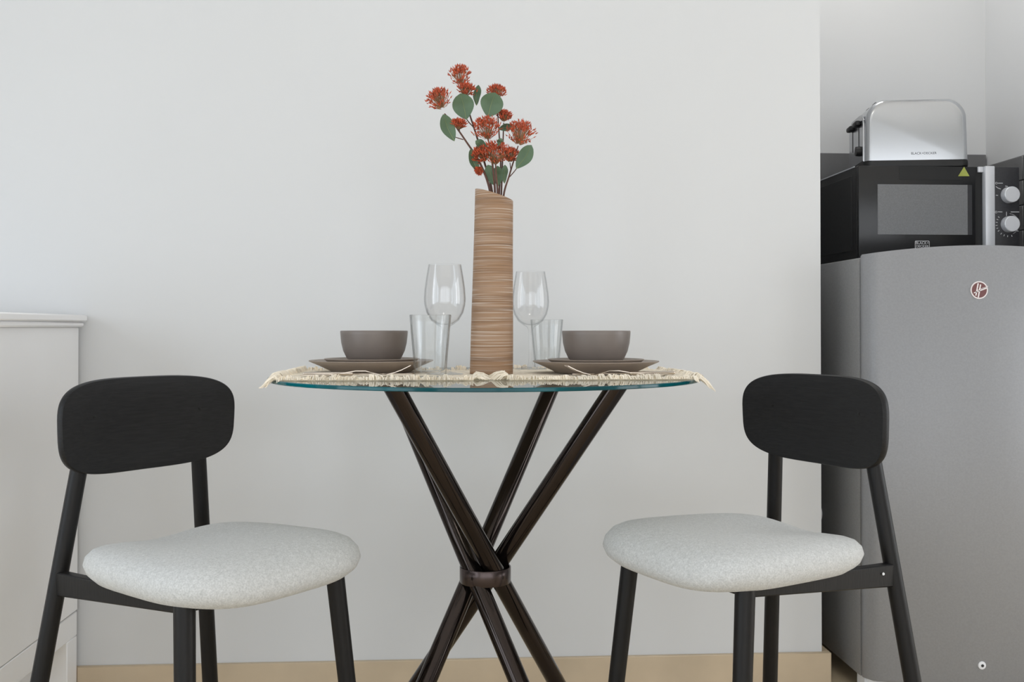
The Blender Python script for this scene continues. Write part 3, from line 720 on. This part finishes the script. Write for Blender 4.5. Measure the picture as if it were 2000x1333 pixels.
# ------------------------------------------------------------------ placemats
ZG = TZ1
def build_mat(x0, x1, y0, y1, rz, label, seed, hang):
    rnd = random.Random(seed)
    cx, cy = (x0 + x1) / 2, (y0 + y1) / 2; hx, hy = (x1 - x0) / 2, (y1 - y0) / 2
    root = empty('placemat', (cx, cy, ZG), rz); tag(root, label, 'placemat', 'woven cotton placemats on the glass table')
    cr, sr = math.cos(rz), math.sin(rz)
    def drop(x, y):
        wx, wy = cx + x * cr - y * sr - TX, cy + x * sr + y * cr - TY
        over = max(0.0, math.hypot(wx, wy) - TR + 0.004); return -min(hang, 0.50 * over ** 1.05)
    def trim(x, y):                                              # corners are pulled in where they leave the glass
        wx, wy = cx + x * cr - y * sr - TX, cy + x * sr + y * cr - TY; r = math.hypot(wx, wy); lim = TR - 0.004
        if r <= lim: return x, y
        k = (lim + (r - lim) * 0.42) / r; gx, gy = wx * k + TX - cx, wy * k + TY - cy
        return gx * cr + gy * sr, -gx * sr + gy * cr
    th = 0.0042; nx, ny = 46, 40; vs, fs = [], []
    for top in (0, 1):
        for i in range(nx + 1):
            for j in range(ny + 1):
                x, y = trim(-hx + 2 * hx * i / nx, -hy + 2 * hy * j / ny)
                wob = 0.0007 * rnd.random() + (0.0009 if (i + j) % 2 else 0)
                vs.append((x, y, drop(x, y) + (th * 0.75 + wob if top else 0.0003)))
    W_ = (nx + 1) * (ny + 1); ID = lambda t, i, j: t * W_ + i * (ny + 1) + j
    for i in range(nx):
        for j in range(ny):
            fs.append((ID(1, i, j), ID(1, i + 1, j), ID(1, i + 1, j + 1), ID(1, i, j + 1)))
            fs.append((ID(0, i, j), ID(0, i, j + 1), ID(0, i + 1, j + 1), ID(0, i + 1, j)))
    for i in range(nx):
        fs.append((ID(0, i, 0), ID(0, i + 1, 0), ID(1, i + 1, 0), ID(1, i, 0))); fs.append((ID(0, i, ny), ID(1, i, ny), ID(1, i + 1, ny), ID(0, i + 1, ny)))
    for j in range(ny):
        fs.append((ID(0, 0, j), ID(1, 0, j), ID(1, 0, j + 1), ID(0, 0, j + 1))); fs.append((ID(0, nx, j), ID(0, nx, j + 1), ID(1, nx, j + 1), ID(1, nx, j)))
    obj('cloth', pyd(vs, fs, 'cloth', angle=60, recalc=False), 'cotton', root)
    # fringe: fine strands in bunches along every edge
    vs, fs = [], []
    def strand(bx, by, dx, dy, ln, lift):
        pts = []
        for k in range(4):
            t = k / 3; x, y = trim(bx, by); x += dx * ln * t; y += dy * ln * t
            z = 0.0016 + lift * math.sin(PI * min(1.0, t * 1.1)) * 0.9 + drop(x, y) * (1 + 0.5 * t)
            pts.append((x, y, max(z, drop(x, y) * 1.5 + 0.0008)))
        add_tube(vs, fs, pts, [0.0008, 0.0009, 0.0008, 0.0004], 3, caps=False)
    for side in ('l', 'r', 'f', 'b'):
        length = 2 * hy if side in 'lr' else 2 * hx
        nb = int(length / 0.0075)
        for b in range(nb):
            p = -length / 2 + (b + 0.5) * length / nb
            turn = rnd.uniform(-0.5, 0.5); blift = rnd.uniform(0.0015, 0.0085) * (1.5 if side in 'lb' else 1.0)
            for s in range(13):
                o = p + rnd.uniform(-0.0035, 0.0035); a = turn + rnd.uniform(-0.35, 0.35)
                ln = rnd.uniform(0.018, 0.034) if side in 'lr' else rnd.uniform(0.008, 0.015)
                lf = blift + rnd.uniform(-0.001, 0.003)
                if side == 'l': strand(-hx + 0.002, o, -math.cos(a), math.sin(a), ln, lf)
                elif side == 'r': strand(hx - 0.002, o, math.cos(a), math.sin(a), ln, lf)
                elif side == 'f': strand(o, -hy + 0.002, math.sin(a), -math.cos(a), ln, lf)
                else: strand(o, hy - 0.002, math.sin(a), math.cos(a), ln, lf)
    obj('fringe', pyd(vs, fs, 'fringe', recalc=False), 'fringe', root, kind='stuff')
build_mat(-0.292, 0.040, 1.750, 2.075, math.radians(-1), 'cream woven cotton placemat with fringed edges under the bowl nearer the sideboard', 3, 0.009)
build_mat(0.094, 0.425, 1.750, 2.120, math.radians(1.5), 'cream woven cotton placemat with fringed edges under the bowl nearer the refrigerator', 5, 0.025)
ZM = ZG + 0.0050

# ------------------------------------------------------------------ crockery, glasses, cutlery
def dinner_plate(): return lathe([(0, 0.0035), (0.060, 0.003), (0.068, 0.0), (0.076, 0.0), (0.080, 0.003), (0.100, 0.0125), (0.1185, 0.0205), (0.1195, 0.0215), (0.1190, 0.0225), (0.116, 0.0225), (0.098, 0.0165), (0.078, 0.0085), (0.07, 0.0075), (0, 0.0075)], 72, angle=50)
def side_plate(): return lathe([(0, 0.003), (0.050, 0.003), (0.054, 0.0), (0.062, 0.0), (0.066, 0.003), (0.084, 0.0115), (0.0905, 0.0165), (0.0910, 0.0175), (0.0900, 0.0183), (0.087, 0.0180), (0.078, 0.012), (0.064, 0.0065), (0, 0.006)], 72, angle=50)
def bowl_mesh(): return lathe([(0, 0.003), (0.036, 0.003), (0.0380, 0.0), (0.0415, 0.0), (0.0438, 0.0025), (0.0515, 0.0115), (0.0580, 0.024), (0.0617, 0.038), (0.0632, 0.052), (0.0636, 0.0575), (0.0628, 0.0588), (0.0615, 0.0575), (0.0605, 0.050), (0.0580, 0.038), (0.0540, 0.026), (0.048, 0.016), (0.040, 0.008), (0.03, 0.006), (0, 0.0055)], 72, angle=50)
sides = [('nearer the sideboard', (-0.155, 1.992)), ('nearer the refrigerator', (0.272, 1.928))]
for who, (px_, py_) in sides:
    o = obj('dinner_plate', dinner_plate(), 'stone_taupe', loc=(px_, py_, ZM)); tag(o, f'large taupe stoneware plate on the placemat {who}', 'plate', 'large taupe plates')
    o = obj('side_plate', side_plate(), 'stone_taupe', loc=(px_ + 0.0005, py_ + 0.001, ZM + 0.0077)); tag(o, f'small taupe stoneware plate under the bowl {who}', 'plate', 'small taupe plates')
    o = obj('bowl', bowl_mesh(), 'stone_dark', loc=(px_ + 0.005 * (1 if px_ < 0 else 0.2), py_, ZM + 0.0140)); o.data.transform(Matrix.Diagonal((1.02, 1.02, 1.11, 1))); tag(o, f'dark taupe stoneware bowl {who}', 'bowl', 'taupe bowls')
def wine_mesh():
    return lathe([(0, 0.0012), (0.030, 0.0008), (0.0335, 0.0), (0.0340, 0.0010), (0.030, 0.0022), (0.014, 0.0038), (0.0060, 0.0075), (0.0040, 0.015), (0.0036, 0.040), (0.0036, 0.068), (0.0044, 0.080), (0.0075, 0.0865), (0.0150, 0.0905), (0.0255, 0.0985), (0.0335, 0.1120), (0.0372, 0.1270), (0.0380, 0.1380), (0.0368, 0.1560), (0.0340, 0.1760), (0.0310, 0.1930), (0.0298, 0.2000),
                  (0.0292, 0.2002), (0.0288, 0.2000), (0.0300, 0.1930), (0.0330, 0.1760), (0.0358, 0.1560), (0.0370, 0.1380), (0.0362, 0.1275), (0.0325, 0.1130), (0.0245, 0.1000), (0.0140, 0.0925), (0.005, 0.0905), (0, 0.0902)], 64, angle=60)
for (X, Y, lab) in ((-0.0128, 1.868, 'clear stemmed wine glass behind the tumbler nearer the sideboard'), (0.161, 2.095, 'clear stemmed wine glass between the vase and the bowl nearer the refrigerator')):
    tag(obj('wine_glass', wine_mesh(), 'glass', loc=(X, Y, ZM)), lab, 'wine glass', 'wine glasses')
def tumbler_mesh():
    return lathe([(0, 0.0015), (0.022, 0.0010), (0.0250, 0.0), (0.0268, 0.0018), (0.0275, 0.008), (0.0310, 0.050), (0.0358, 0.1040), (0.0361, 0.1066), (0.0353, 0.1074), (0.0344, 0.1066), (0.0335, 0.095), (0.0292, 0.050), (0.0256, 0.0135), (0.0225, 0.0110), (0, 0.0105)], 56, angle=50)
for (X, Y, Z, lab) in ((-0.037, 1.770, ZM, 'clear glass tumbler between the vase and the fork nearer the sideboard'), (0.208, 2.241, ZG + 0.0005, 'clear glass tumbler behind the bowl nearer the refrigerator')):
    tag(obj('tumbler', tumbler_mesh(), 'glass_thick', loc=(X, Y, Z)), lab, 'glass', 'tumblers')

def fork_mesh():
    """fork lying along +x, handle at x=0, tines at the far end curving up; side profile drawn in z"""
    vs, fs = [], []
    prof = [(0.0, .0018, .0085), (0.02, .002, .0095), (0.05, .003, .0075), (0.075, .0058, .0050), (0.095, .0090, .0038), (0.112, .0090, .0036), (0.128, .0048, .0060), (0.140, .0022, .0105), (0.150, .0030, .0125)]
    th = 0.0013
    for x, z, w in prof:
        vs += [(x, -w, z), (x, w, z), (x, w, z + th), (x, -w, z + th)]
    for i in range(len(prof) - 1):
        a, b = 4 * i, 4 * i + 4
        for j in range(4): fs.append((a + j, a + (j + 1) % 4, b + (j + 1) % 4, b + j))
    fs.append((0, 1, 2, 3)); e = 4 * (len(prof) - 1); fs.append((e + 3, e + 2, e + 1, e))
    for k in range(4):
        y = -0.0105 + 0.007 * k
        tp = [(0.1495, .0030), (0.162, .0062), (0.175, .0110), (0.190, .0185)]
        b0 = len(vs)
        for i, (x, z) in enumerate(tp):
            w = 0.0020 if i < 3 else 0.0008
            vs += [(x, y - w, z), (x, y + w, z), (x, y + w, z + th), (x, y - w, z + th)]
        for i in range(3):
            a, b = b0 + 4 * i, b0 + 4 * i + 4
            for j in range(4): fs.append((a + j, a + (j + 1) % 4, b + (j + 1) % 4, b + j))
        fs.append((b0, b0 + 1, b0 + 2, b0 + 3)); fs.append((b0 + 15, b0 + 14, b0 + 13, b0 + 12))
    return pyd(vs, fs, 'fork', angle=45)
def knife(name, loc, rz, label):
    root = empty(name, loc, rz); tag(root, label, 'knife', 'table knives')
    obj('handle', box(0, 0.088, -0.006, 0.006, 0.0005, 0.0065, 0.0022, 2), 'steel', root)
    pts = [(0.086, -0.004), (0.10, -0.008), (0.165, -0.009), (0.192, -0.003), (0.196, 0.004), (0.18, 0.0055), (0.086, 0.005)]
    obj('blade', extrude_outline(pts, 0.0016, 0, plane='xy'), 'steel', root, loc=(0, 0, 0.0025))
o = obj('fork', fork_mesh(), 'steel', loc=(-0.262, 1.800, ZM), rot=(0, 0, math.radians(-1.0))); tag(o, 'steel table fork in front of the plate nearer the sideboard', 'fork', 'table forks')
o = obj('fork', fork_mesh(), 'steel', loc=(0.385, 1.800, ZM), rot=(0, 0, math.radians(180 + 10))); tag(o, 'steel table fork in front of the plate nearer the refrigerator', 'fork', 'table forks')
knife('table_knife', (-0.262, 1.826, ZM), math.radians(0), 'steel table knife lying behind the fork nearer the sideboard')
knife('table_knife', (0.402, 1.836, ZM), math.radians(180 + 12), 'steel table knife lying behind the fork nearer the refrigerator')

# ------------------------------------------------------------------ vase and flowers
VX, VY = 0.0735, 1.905
VD = VX * _s + VY * _c
def build_vase():
    n = 56; vs, fs = [], []
    z0 = ZM; tl = at_d(928, 369.5, VD).z - z0; tr = at_d(1002, 393, VD).z - z0
    mid = (tl + tr) / 2
    def ring(t, r, shift, top=False):
        out = []
        for k in range(n):
            a = 2 * PI * k / n; x = shift + r * math.cos(a) * (1 + 0.006 * math.sin(7 * t)); y = r * math.sin(a)
            zt = mid + (tr - tl) / 2 * math.cos(a)
            out.append((x, y, t * zt))
        return out
    levels = [i / 14 for i in range(15)]
    def rs(t): return 0.0402 - 0.0050 * t, 0.0050 * t
    rings = [ring(t, *rs(t)) for t in levels]
    inner = []
    for t in (1.0, 0.9, 0.6, 0.25):
        r, s = rs(t); inner.append(ring(t, r - 0.0045, s))
    allr = rings + inner
    for rg in allr: vs += rg
    for i in range(len(allr) - 1):
        for k in range(n): fs.append((i * n + k, i * n + (k + 1) % n, (i + 1) * n + (k + 1) % n, (i + 1) * n + k))
    fs.append(tuple(reversed(range(n)))); e = (len(allr) - 1) * n; fs.append(tuple(range(e, e + n)))
    o = obj('vase', pyd(vs, fs, 'vase', angle=35), 'vase', loc=(VX, VY, z0))
    tag(o, 'tall brown brushed wood vase with a slanted mouth holding red flowers', 'vase')
build_vase()

def flower_head(c, r, flat, up, seed):
    """umbel: thin stalks from one point ending in small pointed buds; r radius, flat = vertical squash"""
    rnd = random.Random(seed); sv, sf, bv, bf = [], [], [], []
    up = Vector(up).normalized(); ax = up.cross(Vector((0.3, 1, 0.1))).normalized(); ay = up.cross(ax)
    root = c - up * r * 0.75
    n = int(150 + 190 * (r / 0.028))
    for i in range(n):
        u = rnd.random(); th = rnd.uniform(0, 2 * PI); rr = math.sqrt(u)
        h = math.sqrt(max(0, 1 - rr * rr))
        sc = rnd.uniform(0.60, 1.12)
        side = 1 if rnd.random() < 0.78 else -0.55
        p = c + (ax * math.cos(th) * rr + ay * math.sin(th) * rr) * r * sc + up * (h * r * flat * sc * side)
        d = (p - root).normalized()
        if rnd.random() < 0.30:
            add_tube(sv, sf, [root + d * r * 0.2, p], 0.00035, 3, caps=False)
        d = (d + Vector((rnd.uniform(-.5, .5), rnd.uniform(-.5, .5), rnd.uniform(-.3, .5)))).normalized()
        L = rnd.uniform(0.0055, 0.0090); w = rnd.uniform(0.0009, 0.0014)
        a = d.cross(Vector((0.2, 0.1, 1))).normalized(); b = d.cross(a); k = len(bv)
        bv.append(p - d * L * 0.4); bv.extend([p + a * w, p + b * w, p - a * w, p - b * w]); bv.append(p + d * L * 0.6)
        for j in range(4): bf.append((k, k + 1 + (j + 1) % 4, k + 1 + j)); bf.append((k + 5, k + 1 + j, k + 1 + (j + 1) % 4))
    return sv, sf, bv, bf, root
def leaf_mesh(L, w, curl, seed):
    rnd = random.Random(seed); nu, nv = 12, 8; vs, fs = [], []
    for s in (0, 1):
        for i in range(nu + 1):
            t = i / nu; half = w / 2 * (math.sin(PI * t ** 1.22)) ** 0.62 if 0 < t < 1 else 0.0004
            for j in range(nv + 1):
                q = -1 + 2 * j / nv
                z = curl * L * (t - 0.5) ** 2 + 0.13 * w * abs(q) ** 1.3 * math.sin(PI * t) + 0.0012 * math.sin(9 * t + seed)
                vs.append((q * half, t * L, z - (0.0006 if s else 0)))
    Wn = (nu + 1) * (nv + 1)
    for i in range(nu):
        for j in range(nv):
            a = i * (nv + 1) + j; q = (a, a + 1, a + nv + 2, a + nv + 1)
            fs.append(q); fs.append(tuple(Wn + k for k in reversed(q)))
    for i in range(nu):
        for j in (0, nv):
            a = i * (nv + 1) + j; b = a + nv + 1; fs.append((a, b, Wn + b, Wn + a))
    return pyd(vs, fs, 'leaf', angle=70)
def vein_mesh(L, curl, seed):
    pts = [(0, t * L, curl * L * (t - 0.5) ** 2 + 0.0012 * math.sin(9 * t + seed) + 0.0002) for t in [k / 10 for k in range(10)]]
    return tube(pts, [0.0007 - 0.0005 * k / 10 for k in range(10)], 5)

PXM = VD / F_PX                                                  # metres per pixel at the vase's depth
def P3(px, py, dep=0.0):                                         # dep: metres behind (+) or before (-) the vase axis
    return at_d(px, py, VD + dep)
def sprig(label, stems, heads, leaves, base_px):
    bp = P3(*base_px); root = empty('flower_stem', bp); tag(root, label, 'flower', 'artificial flower sprays in the wooden vase')
    vs, fs = [], []
    for pts, r0, r1 in stems:
        pp = smoothpath([P3(*p) - bp for p in pts], 5)
        add_tube(vs, fs, pp, [r0 + (r1 - r0) * k / (len(pp) - 1) for k in range(len(pp))], 7)
    obj('stem', pyd(vs, fs, 'stem'), 'stem', root)
    for i, (px, py, dep, rpx, flat, up) in enumerate(heads):
        sv, sf, bv, bf, hr = flower_head(P3(px, py, dep) - bp, rpx * PXM, flat, up, int(px * 7 + py))
        h = obj('flower_head', pyd(bv, bf, 'buds', smooth=False, recalc=False), 'bud', root, kind='stuff')
        obj('stalks', pyd(sv, sf, 'stalks', recalc=False), 'stem_green', h, kind='stuff')
    for i, (bx, by, tx, ty, wpx, dep, roll, curl) in enumerate(leaves):
        b, t = P3(bx, by, dep), P3(tx, ty, dep - 0.006); d = t - b; L = d.length
        y = d.normalized(); toward = -C_FWD; x = y.cross(toward).normalized(); z = x.cross(y)
        mt = Matrix((x, y, z)).transposed().to_4x4() @ Matrix.Rotation(math.radians(roll), 4, 'Y')
        mt = Matrix.Translation(b - bp) @ mt
        lf = obj('leaf', leaf_mesh(L, wpx * PXM, curl, i), 'leaf', root); lf.matrix_local = mt
        obj('vein', vein_mesh(L, curl, i), 'leaf_vein', lf)
G_ = 0.0016
sprig('red flower spray leaning over to the sideboard side with three grey green leaves',
      [([(966, 470, 0), (958, 378, 0), (938, 320, -.004), (912, 279, -.008), (886, 242, -.012), (868, 222, -.014)], .0026, .0012), ([(898, 260, -.010), (897, 250, -.010)], .0010, .0008),
       ([(905, 273, -.009), (895, 270, -.010), (886, 267, -.010)], .0010, .0008), ([(940, 325, -.004), (935, 333, -.004)], .001, .0007)],
      [(858, 197, -.014, 24, 0.95, (-0.35, 0, 1)), (896, 243, -.012, 15, 0.6, (0.1, 0, 1)), (937, 332, -.006, 9, 0.8, (-.6, 0, -.4))],
      [(886, 277, 864, 225, 28, -.012, 12, 0.6), (933, 338, 917, 292, 20, -.004, 25, 0.5)], (966, 470))
sprig('tallest red flower spray rising above the other blooms with two leaves',
      [([(962, 470, .010), (962, 380, .010), (944, 310, .012), (926, 250, .012), (918, 225, .012), (912, 195, .012), (902, 168, .012)], .0024, .0011), ([(926, 250, .012), (915, 238, .006), (911, 232, .002)], .0011, .0009)],
      [(899, 150, .012, 22, 0.95, (-0.1, 0, 1)), (911, 177, .008, 19, 0.7, (0.2, -0.1, 1))],
      [(912, 234, 900, 183, 43, .000, -8, 0.5), (928, 206, 933, 166, 17, .018, 35, 0.4)], (962, 470))
sprig('red flower spray in the middle with a broad round leaf under its upper bloom',
      [([(970, 470, .000), (967, 380, .000), (963, 330, -.010), (955, 280, -.014), (950, 265, -.016)], .0024, .0012), ([(973, 470, .014), (975, 380, .014), (978, 320, .016), (974, 250, .016), (970, 195, .016)], .0022, .0010)],
      [(951, 254, -.018, 28, 0.85, (-0.1, -0.3, 1)), (969, 180, .016, 19, 0.65, (0.1, 0, 1)), (941, 305, -.010, 18, 1.0, (-0.5, -0.2, .7))],
      [(952, 229, 966, 181, 46, .008, 14, 0.5), (952, 292, 928, 276, 20, -.012, 20, 0.4), (966, 362, 953, 322, 24, .004, -10, 0.4)], (970, 470))
sprig('low red flower spray just above the vase mouth with upright leaves',
      [([(974, 470, -.008), (972, 380, -.008), (969, 345, -.014), (968, 320, -.018)], .0024, .0013), ([(976, 470, .02), (979, 382, .02), (981, 330, .022), (983, 260, .022), (984, 240, .022)], .0020, .0010)],
      [(968, 303, -.020, 29, 0.85, (0.05, -0.4, 1)), (985, 228, .022, 15, 0.75, (0.2, 0, 1))],
      [(972, 364, 971, 324, 22, .010, 12, 0.4), (983, 358, 985, 322, 16, .016, 30, 0.4), (974, 252, 1001, 246, 15, .018, 15, 0.4)], (974, 470))
sprig('red flower spray leaning over to the refrigerator side with a dropping leaf',
      [([(978, 470, .004), (983, 386, .004), (994, 345, .000), (1004, 312, -.004), (1012, 285, -.006)], .0022, .0011), ([(995, 346, .000), (1003, 337, -.004), (1010, 328, -.006)], .0010, .0008), ([(998, 335, .0), (996, 318, .0)], .0010, .0008)],
      [(1016, 264, -.008, 29, 0.9, (0.2, -0.1, 1)), (997, 305, .000, 18, 0.8, (0.1, 0, 1))],
      [(1010, 331, 1040, 285, 30, -.010, -14, 0.5), (975, 286, 979, 270, 13, -.024, 0, 0.3)], (978, 470))
